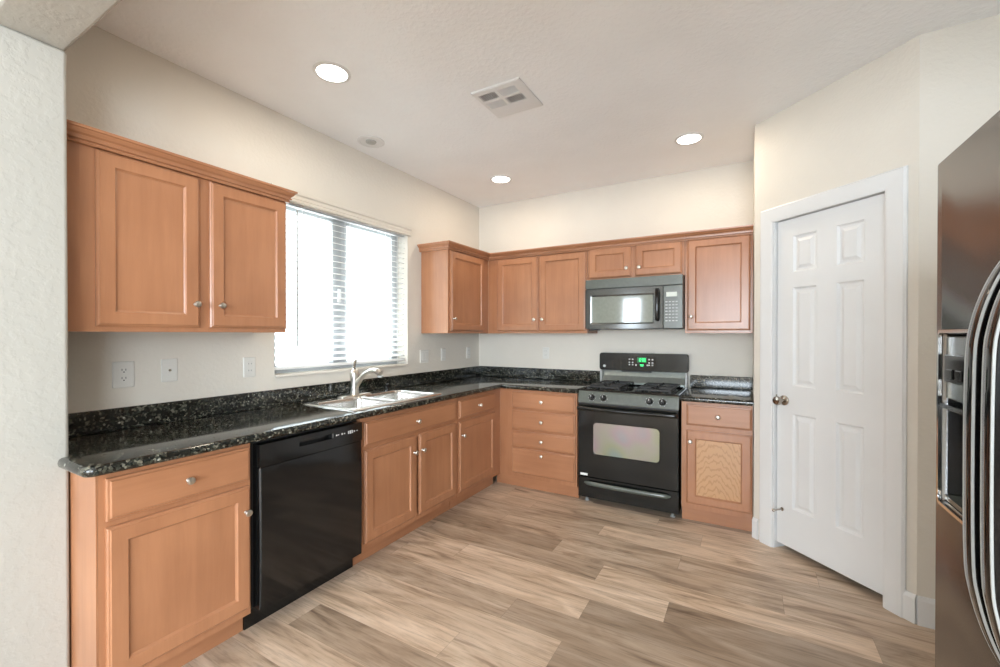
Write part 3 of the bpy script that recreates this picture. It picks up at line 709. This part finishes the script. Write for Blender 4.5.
# manifold / control panel (slanted)
bm = bmesh.new()
sec = [(YF+0.034, 0.813), (YF-0.012, 0.813), (YF-0.012, 0.822), (YF+0.008, 0.893), (YF+0.016, 0.905), (YF+0.034, 0.905)]
loopf(bm, [[(x, y, z) for y, z in sec] for x in (0.0, RW)], True, True)
mf = obj('control_panel', bm, M_PANELGREY, rg)
nrm = Vector((0, -(0.893-0.822), -(0.02))).normalized(); tang = Vector((0, 0.02, 0.071)).normalized()
ang = math.atan2(0.02, 0.071)
for x in (0.115, 0.208, 0.558, 0.650):
    bm = bmesh.new(); lathe(bm, [(0.024, 0.0), (0.024, -0.004), (0.0195, -0.006), (0.018, -0.022), (0.015, -0.025)], (0, 0, 0), 'y', 22)
    box(bm, -0.0045, 0.0045, -0.034, -0.022, -0.017, 0.017)
    bmesh.ops.rotate(bm, verts=bm.verts[:], cent=(0, 0, 0), matrix=Matrix.Rotation(-ang, 3, 'X'))
    bmesh.ops.translate(bm, verts=bm.verts[:], vec=(x, YF-0.0035, 0.858))
    obj('burner_knob', bm, M_BLACK, mf, smooth=True)
    pieces = [(-0.002, 0.002, -0.0352, -0.0342, 0.0, 0.015)]
    for a in range(7):
        aa = math.radians(-150+50*a); pieces.append((math.sin(aa)*0.030-0.0016, math.sin(aa)*0.030+0.0016, -0.0006, 0.0, math.cos(aa)*0.030-0.0016, math.cos(aa)*0.030+0.0016))
    for pc in pieces:
        bm = B(*pc)
        bmesh.ops.rotate(bm, verts=bm.verts[:], cent=(0, 0, 0), matrix=Matrix.Rotation(-ang, 3, 'X'))
        bmesh.ops.translate(bm, verts=bm.verts[:], vec=(x, YF-0.0037, 0.858))
        obj('knob_mark', bm, M_GREYMARK, mf)
# cooktop
bm = bmesh.new()
grid = rect
vy0, vy1 = YF+0.016, -0.095
def rectz(x0, x1, y0, y1, ins, z): return [(x0+ins, y0+ins, z), (x1-ins, y0+ins, z), (x1-ins, y1-ins, z), (x0+ins, y1-ins, z)]
loopf(bm, [rectz(0, RW, vy0, vy1, 0, 0.900), rectz(0, RW, vy0, vy1, 0, 0.912), rectz(0, RW, vy0, vy1, 0.006, 0.918), rectz(0, RW, vy0, vy1, 0.03, 0.918), rectz(0, RW, vy0, vy1, 0.045, 0.908)], True, True)
obj('cooktop', bm, M_BLACK, rg, 0.001, 1)
for cx in (0.19, RW-0.19):
    for cy in (-0.50, -0.235):
        bm = bmesh.new(); lathe(bm, [(0.055, 0), (0.052, 0.006), (0.040, 0.009), (0.040, 0.017), (0.036, 0.022), (0.010, 0.024)], (cx, cy, 0.9082), n=24)
        obj('burner', bm, M_MATTEBLK, rg, smooth=True)
    bm = bmesh.new(); gx0, gx1, gy0, gy1, gz = cx-0.125, cx+0.125, -0.605, -0.125, 0.944
    g = 0.006
    for y in (gy0, gy1, (gy0+gy1)/2): box(bm, gx0, gx1, y-g, y+g, gz-0.012, gz)
    for x in (gx0, gx1): box(bm, x-g, x+g, gy0, gy1, gz-0.012, gz)
    for cy in (-0.50, -0.235):
        box(bm, gx0, cx-0.028, cy-g, cy+g, gz-0.010, gz+0.006); box(bm, cx+0.028, gx1, cy-g, cy+g, gz-0.010, gz+0.006)
        box(bm, cx-g, cx+g, cy-0.105 if cy < -0.4 else cy-0.125, cy-0.028, gz-0.010, gz+0.006); box(bm, cx-g, cx+g, cy+0.028, cy+0.105, gz-0.010, gz+0.006)
    for x in (gx0, gx1):
        for y in (gy0, gy1, (gy0+gy1)/2): box(bm, x-0.008, x+0.008, y-0.008, y+0.008, 0.9185 if abs(y-(gy0+gy1)/2) > 0.1 else 0.909, gz-0.006)
    obj('grate', bm, M_MATTEBLK, rg, 0.002, 1)
# back guard
bm = bmesh.new()
oo = rrect(0.0, RW, 1.035, 1.193, 0.022, 5)
loopf(bm, [[(x, -0.018, z) for x, z in oo], [(x, -0.075, z) for x, z in oo], [(0.004+x*(1-0.008/RW), -0.081, z*0.975+0.028) for x, z in oo]], True, True)
bgd = obj('backguard', bm, M_BLACK2, rg, smooth=True)
bm = bmesh.new()
sec = [(-0.020, 0.912), (-0.092, 0.912), (-0.092, 0.930), (-0.060, 0.985), (-0.045, 1.0352), (-0.020, 1.0352)]
loopf(bm, [[(x, y, z) for y, z in sec] for x in (0.03, RW-0.03)], True, True)
obj('rear_vent_panel', bm, M_VENTMETAL, rg)
obj('side_bracket', boxes((0.006, 0.026, -0.085, -0.020, 0.9125, 1.034)), M_GREYTRIM, rg, 0.002, 1)
obj('side_bracket', boxes((RW-0.026, RW-0.006, -0.085, -0.020, 0.9125, 1.034)), M_GREYTRIM, rg, 0.002, 1)
obj('rear_slot', B(0.20, RW-0.30, -0.066, -0.050, 1.024, 1.034), M_MATTEBLK, rg)
ys = -0.0815
obj('clock_panel', B(0.255, 0.505, ys-0.001, ys, 1.070, 1.165), M_BLACK, bgd)
obj('clock_display', B(0.342, 0.424, ys-0.0022, ys-0.0012, 1.112, 1.158), gloss('display_dark_green', (0.02, 0.16, 0.06), 0.2), bgd)
# green digits 12:00
SEG = {'1': 'bc', '2': 'abged', '0': 'abcdef', '8': 'abcdefg', '5': 'afgcd', '4': 'fgbc'}
bm = bmesh.new()
def digit(bm, ch, x, z, w, h, y, t=0.003):
    S = {'a': (x, x+w, z+h-t, z+h), 'd': (x, x+w, z, z+t), 'g': (x, x+w, z+h/2-t/2, z+h/2+t/2), 'f': (x, x+t, z+h/2, z+h), 'e': (x, x+t, z, z+h/2), 'b': (x+w-t, x+w, z+h/2, z+h), 'c': (x+w-t, x+w, z, z+h/2)}
    for s in SEG[ch]:
        a, b_, c, d = S[s]; box(bm, a, b_, y-0.0006, y, c, d)
for ch, x in zip('1200', (0.352, 0.367, 0.388, 0.403)): digit(bm, ch, x, 1.120, 0.011, 0.030, ys-0.0023)
for z in (1.128, 1.140): box(bm, 0.3815, 0.3845, ys-0.0029, ys-0.0023, z, z+0.003)
obj('clock_digits', bm, M_GREEN, bgd)
bm = bmesh.new(); box(bm, 0.366, 0.400, ys-0.0018, ys-0.0011, 1.088, 1.094); box(bm, 0.370, 0.396, ys-0.0018, ys-0.0011, 1.079, 1.083)
obj('green_legend', bm, M_GREEN, bgd)
for x in (0.268, 0.296, 0.438, 0.466):
    for z in (1.134, 1.105, 1.085): obj('clock_button', B(x, x+0.014, ys-0.0018, ys-0.0011, z, z+0.011), M_GREYMARK, bgd)
for x in (0.327, 0.424): obj('clock_button', B(x, x+0.012, ys-0.0018, ys-0.0011, 1.082, 1.096), M_GREYMARK, bgd)
bm = bmesh.new(); lathe(bm, [(0.0125, -0.001), (0.0125, -0.0022), (0.0105, -0.0022), (0.0105, -0.0014)], (0.048, ys+0.001, 1.072), 'y', 24)
# cursive monogram strokes inside the ring
tube(bm, [(0.045+0.0045*math.cos(a), ys-0.0012, 1.072+0.006*math.sin(a)) for a in [0.6+0.5*i for i in range(10)]], 0.0011, 6)
tube(bm, [(0.052+0.0035*math.cos(a), ys-0.0012, 1.072+0.0055*math.sin(a)) for a in [0.9+0.45*i for i in range(9)]], 0.0011, 6)
obj('round_logo', bm, M_GREYMARK, bgd)

# ------------------------------------------------------------------ microwave
mw = thing('microwave', 'black over the range microwave mounted above the gas range', 'microwave', (1.350, -0.0015, 1.405))
MW = 0.783; MH = 0.4245; MY = -0.405
obj('body', B(0, MW, MY+0.03, -0.004, 0.006, MH), M_MATTEBLK, mw, 0.002, 1)
obj('bottom_grille', boxes((0.03, MW-0.03, MY+0.05, -0.03, 0.0, 0.0055), (0.02, 0.10, MY+0.04, MY+0.10, -0.010, 0.0)), M_MATTEBLK, mw)
obj('vent_panel', B(0, MW, MY+0.004, MY+0.03, 0.347, MH), M_PANELGREY, mw, 0.003, 2)
bm = bmesh.new(); dxx = 0.638
oo = rrect(0.0, dxx, 0.004, 0.341, 0.006, 4); i1 = rrect(0.045, 0.572, 0.042, 0.290, 0.010, 4); i2 = rrect(0.058, 0.560, 0.055, 0.276, 0.008, 4)
loopf(bm, [[(x, MY+0.03, z) for x, z in oo], [(x, MY+0.002, z) for x, z in oo], [(0.003+x*(1-0.006/dxx), MY, z) for x, z in oo], [(x, MY, z) for x, z in i1], [(x, MY+0.004, z) for x, z in i2], [(x, MY+0.005, z) for x, z in i2]], True, True)
md_ = obj('door', bm, M_MWBLK, mw)
bm = bmesh.new(); loopf(bm, [[(x, MY+0.0045, z) for x, z in i2], [(x, MY+0.0025, z) for x, z in i2]], True, True)
obj('door_window', bm, M_MWGLASS, md_)
bm = bmesh.new(); tube(bm, spline([(0.597, MY-0.001, 0.070), (0.597, MY-0.024, 0.085), (0.597, MY-0.034, 0.19), (0.597, MY-0.024, 0.300), (0.597, MY-0.001, 0.315)], 6), 0.013, 12, (1.2, 0.8), up=Vector((0, 1, 0)))
obj('handle', bm, M_BLACK, md_, smooth=True)
cpn = obj('control_panel', B(dxx+0.003, MW, MY, MY+0.03, 0.004, 0.341), M_PANELGREY, mw, 0.003, 2)
obj('display', B(0.662, 0.742, MY-0.0012, MY-0.0002, 0.254, 0.290), M_LCD, cpn)
bm = bmesh.new()
for i in range(4):
    for j in range(7): box(bm, 0.656+0.025*i, 0.656+0.025*i+0.016, MY-0.001, MY-0.0002, 0.060+0.025*j, 0.060+0.025*j+0.008)
obj('keypad', bm, M_GREYTRIM, cpn)

# ------------------------------------------------------------------ refrigerator (faces -x)
fr = thing('refrigerator', 'tall black side by side refrigerator with in-door ice and water dispenser', 'refrigerator', (3.70, -2.646, 0), -PI/2)
FD = -0.750; FW = 0.912
obj('body', B(0.004, FW-0.004, FD+0.07, 0, 0.02, 1.735), M_FRIDGE, fr, 0.004, 1)
obj('base_grille', B(0.02, FW-0.02, FD+0.09, FD+0.11, 0.004, 0.06), M_MATTEBLK, fr)
sx = 0.440
# freezer door with recess
bm = bmesh.new(); qx0, qx1, qz0, qz1 = 0.024, 0.300, 0.980, 1.366
yb = FD+0.062
grid_front(bm, [0.0, qx0, qx1, sx-0.003], [0.065, qz0, qz1, 1.752], FD, {(1, 1): [(0.006, FD+0.004), (0.008, FD+0.055)]})
loopf(bm, [rect(0, sx-0.003, 0.065, 1.752, 0, FD), rect(0, sx-0.003, 0.065, 1.752, 0, yb)], False, True)
bmesh.ops.remove_doubles(bm, verts=bm.verts[:], dist=1e-5)
fd = obj('freezer_door', bm, M_FRIDGE, fr, 0.006, 3)
obj('fridge_door', B(sx+0.003, FW, FD, yb, 0.065, 1.752), M_FRIDGE, fr, 0.006, 3)
# dispenser
bm = bmesh.new(); o1 = rrect(qx0-0.004, qx1+0.004, qz0-0.004, qz1+0.004, 0.012, 4); o2 = rrect(qx0+0.003, qx1-0.003, qz0+0.003, qz1-0.003, 0.008, 4)
loopf(bm, [[(x, FD+0.001, z) for x, z in o1], [(x, FD-0.005, z) for x, z in o1], [(x, FD-0.005, z) for x, z in o2], [(x, FD+0.001, z) for x, z in o2]], False, False)
obj('dispenser_trim', bm, M_CHROME, fd)
obj('dispenser_panel', boxes((qx0+0.009, qx1-0.009, FD+0.006, FD+0.05, 1.216, qz1-0.010)), M_PANELGREY, fd, 0.003, 2)
bm = bmesh.new(); box(bm, 0.05, 0.26, FD-0.002, FD+0.008, 1.255, 1.315); 
for x in (0.07, 0.115, 0.16, 0.205): box(bm, x, x+0.03, FD-0.005, FD-0.002, 1.262, 1.284)
obj('dispenser_controls', bm, M_BLACK, fd, 0.002, 1)
obj('dispenser_shelf', B(qx0+0.009, qx1-0.009, FD-0.004, FD+0.05, 1.196, 1.206), M_CHROME, fd)
bm = bmesh.new(); box(bm, 0.09, 0.13, FD+0.02, FD+0.045, 1.10, 1.196); box(bm, 0.18, 0.22, FD+0.02, FD+0.045, 1.10, 1.196)
obj('dispenser_paddle', bm, M_BLACK, fd, 0.003, 2)
obj('drip_tray', B(qx0+0.012, qx1-0.012, FD+0.004, FD+0.05, qz0+0.010, qz0+0.020), M_PANELGREY, fd)
for hx in (0.418, 0.478):
    yo = FD-0.070
    pth = spline([(hx, FD+0.002, 0.818), (hx, FD-0.018, 0.830), (hx, FD-0.044, 0.880), (hx, FD-0.063, 0.950), (hx, yo, 1.03), (hx, yo, 1.29), (hx, FD-0.064, 1.375), (hx, FD-0.044, 1.445), (hx, FD-0.018, 1.490), (hx, FD+0.002, 1.502)], 5)
    bm = bmesh.new(); n = len(pth); loops = []
    for i, p in enumerate(pth):
        t_ = (pth[min(i+1, n-1)]-pth[max(i-1, 0)]).normalized(); u = Vector((0, t_.z, -t_.y)); u.normalize()
        if u.y > 0: u = -u
        s = Vector((1, 0, 0)); ring = []
        for a, b_ in ((-0.017, -0.010), (-0.017, 0.006), (-0.011, 0.010), (0.011, 0.010), (0.017, 0.006), (0.017, -0.010)):
            ring.append(tuple(p+s*a+u*b_))
        loops.append(ring)
    loopf(bm, loops, True, True)
    hd = obj('handle', bm, M_BLACK, fd if hx < sx else fr, smooth=True)
    for sgn in (-1, 1):
        bm = bmesh.new(); loops = []
        for i, p in enumerate(pth):
            t_ = (pth[min(i+1, n-1)]-pth[max(i-1, 0)]).normalized(); u = Vector((0, t_.z, -t_.y)).normalized()
            if u.y > 0: u = -u
            s = Vector((1, 0, 0))
            loops.append([tuple(p+s*(sgn*0.0145+a)+u*(0.0085+b_)) for a, b_ in ((-0.0013, -0.002), (-0.0013, 0.0015), (0.0013, 0.0015), (0.0013, -0.002))])
        loopf(bm, loops, True, True)
        obj('handle_trim', bm, M_GREYTRIM, hd if hx > sx else fd, smooth=True)

# ------------------------------------------------------------------ outlets and switches (local: plate in xz, front -y)
def plate(label, loc, rz, kind, w=0.072, h=0.117, group='wall plates'):
    t = thing({'outlet': 'wall_outlet', 'cable': 'cable_plate', 'switch': 'light_switch', 'gfci': 'wall_outlet'}[kind], label, {'outlet': 'outlet', 'gfci': 'outlet', 'cable': 'cable plate', 'switch': 'light switch'}[kind], loc, rz, group)
    bm = bmesh.new()
    loopf(bm, [[(x, y, z) for x, z in rrect(-w/2+d, w/2-d, -h/2+d, h/2-d, 0.004, 3)] for d, y in ((0, -0.0002), (0, -0.003), (0.003, -0.006))], True, True)
    obj('cover_plate', bm, M_PLASTIC, t)
    if kind == 'outlet':
        for z in (-0.0195, 0.0195):
            bm = bmesh.new(); loopf(bm, [[(x, y, z+zz) for x, zz in rrect(-0.0165, 0.0165, -0.0145, 0.0145, 0.010, 4)] for y in (-0.006, -0.0078)], True, True)
            r = obj('receptacle', bm, M_PLASTIC, t)
            bm = boxes((-0.0085, -0.0060, -0.0086, -0.0077, z-0.001, z+0.008), (0.0060, 0.0085, -0.0086, -0.0077, z-0.001, z+0.008), (-0.0025, 0.0025, -0.0086, -0.0077, z-0.010, z-0.005)); obj('slot', bm, M_DARKHOLE, r)
    elif kind == 'cable':
        bm = bmesh.new(); lathe(bm, [(0.006, -0.0058), (0.006, -0.009), (0.0045, -0.009), (0.0045, -0.014), (0.002, -0.014)], (0, 0, 0), 'y', 12); obj('jack', bm, M_DKNICK, t)
    elif kind == 'switch':
        k = max(1, round(w/0.05)-0) if w > 0.1 else 1
        for i in range(k):
            x = (i-(k-1)/2)*0.046
            obj('rocker', B(x-0.0165, x+0.0165, -0.0085, -0.006, -0.033, 0.033), M_PLASTIC, t, 0.002, 2)
    elif kind == 'gfci':
        r = obj('receptacle', B(-0.0165, 0.0165, -0.008, -0.006, -0.033, 0.033), M_PLASTIC, t, 0.002, 2)
        for z in (-0.020, 0.020):
            obj('slot', boxes((-0.0085, -0.0065, -0.0086, -0.0079, z-0.003, z+0.005), (0.0065, 0.0085, -0.0086, -0.0079, z-0.003, z+0.005)), M_DARKHOLE, r)
    return t
plate('white duplex outlet nearest the wing wall under the left wall cabinet', (0.0005, -3.133, 1.170), RL, 'outlet', 0.084, 0.124)
plate('cream cable jack plate with one round socket under the left wall cabinet', (0.0005, -2.945, 1.177), RL, 'cable')
plate('white outlet left of the window under the end of the cabinet', (0.0005, -2.536, 1.166), RL, 'gfci')
plate('wide white switch plate just right of the window', (0.0005, -0.935, 1.160), RL, 'switch', 0.118)
plate('white switch plate midway between window and room corner', (0.0005, -0.650, 1.165), RL, 'switch')
plate('white outlet on the left wall closest to the room corner', (0.0005, -0.215, 1.168), RL, 'gfci')
plate('white outlet on the back wall left of the range', (0.802, -0.0005, 1.173), 0, 'gfci')

# ------------------------------------------------------------------ ceiling fixtures
def downlight(label, x, y, lit=True):
    t = thing('recessed_light', label, 'ceiling light', (x, y, H), 0, 'recessed ceiling lights')
    bm = bmesh.new(); lathe(bm, [(0.096, -0.0003), (0.096, -0.004), (0.090, -0.007), (0.078, -0.007), (0.076, -0.0003)], (0, 0, 0), n=36, cap0=False, cap1=False)
    obj('trim_ring', bm, M_TRIM, t, smooth=True)
    if lit:
        bm = bmesh.new(); lathe(bm, [(0.0765, -0.0008), (0.0765, -0.0055), (0.060, -0.0075)], (0, 0, 0), n=36)
        obj('lens', bm, M_LAMP, t)
        a = area('downlight_lamp', (x, y, H-0.012), (0, 0, 0), 0.14, 0.14, 3, (1.0, 0.84, 0.64), 'DISK')
    else:
        bm = bmesh.new(); lathe(bm, [(0.0765, -0.0045), (0.045, -0.0030), (0.040, -0.0008)], (0, 0, 0), n=36, cap0=False)
        obj('baffle', bm, M_TRIM, t, smooth=True)
        bm = bmesh.new(); lathe(bm, [(0.038, -0.0012), (0.034, -0.010), (0.015, -0.014)], (0, 0, 0), n=24); obj('bulb', bm, M_GREYTRIM, t, smooth=True)
downlight('lit round ceiling light nearest the camera above the dishwasher', 0.642, -2.461)
downlight('lit round ceiling light in front of the pantry wall corner', 2.204, -0.672)
downlight('lit round ceiling light near the back left corner of the room', 0.644, -0.643)
downlight('unlit round ceiling light close to the left wall above the sink', 0.200, -1.765, False)

vt = thing('ceiling_vent', 'white square ceiling vent with four louvred quadrants', 'air vent', (1.333, -1.770, H), 0)
xs = [-0.150, -0.133, -0.024, -0.004, 0.105, 0.150]; ysv = [-0.155, -0.120, -0.050, -0.030, 0.040, 0.155]
bm = bmesh.new()
for i in range(5):
    for j in range(5):
        if i in (1, 3) and j in (1, 3): continue
        box(bm, xs[i], xs[i+1], ysv[j], ysv[j+1], -0.010, -0.005)
bmesh.ops.remove_doubles(bm, verts=bm.verts[:], dist=1e-5)
obj('vent_frame', bm, M_TRIM, vt)
obj('frame_edge', boxes((xs[0]-0.006, xs[0], ysv[0]-0.006, ysv[5]+0.006, -0.008, -0.0003), (xs[5], xs[5]+0.006, ysv[0]-0.006, ysv[5]+0.006, -0.008, -0.0003), (xs[0], xs[5], ysv[0]-0.006, ysv[0], -0.008, -0.0003), (xs[0], xs[5], ysv[5], ysv[5]+0.006, -0.008, -0.0003)), M_TRIM, vt)
obj('duct_backing', B(-0.138, 0.110, -0.125, 0.045, -0.0018, -0.0004), M_DARKHOLE, vt)
for (x0, x1) in ((xs[1], xs[2]), (xs[3], xs[4])):
    for (y0, y1) in ((ysv[1], ysv[2]), (ysv[3], ysv[4])):
        bm = bmesh.new()
        for k in range(8):
            f = (k+0.5)/8
            if (x0 < -0.1) == (y0 < -0.1):
                xx = x0+(x1-x0)*f; box(bm, xx-0.0018, xx+0.0018, y0, y1, -0.0095, -0.0060)
            else:
                yy = y0+(y1-y0)*f; box(bm, x0, x1, yy-0.0014, yy+0.0014, -0.0095, -0.0060)
        obj('louvre', bm, M_TRIM, vt)
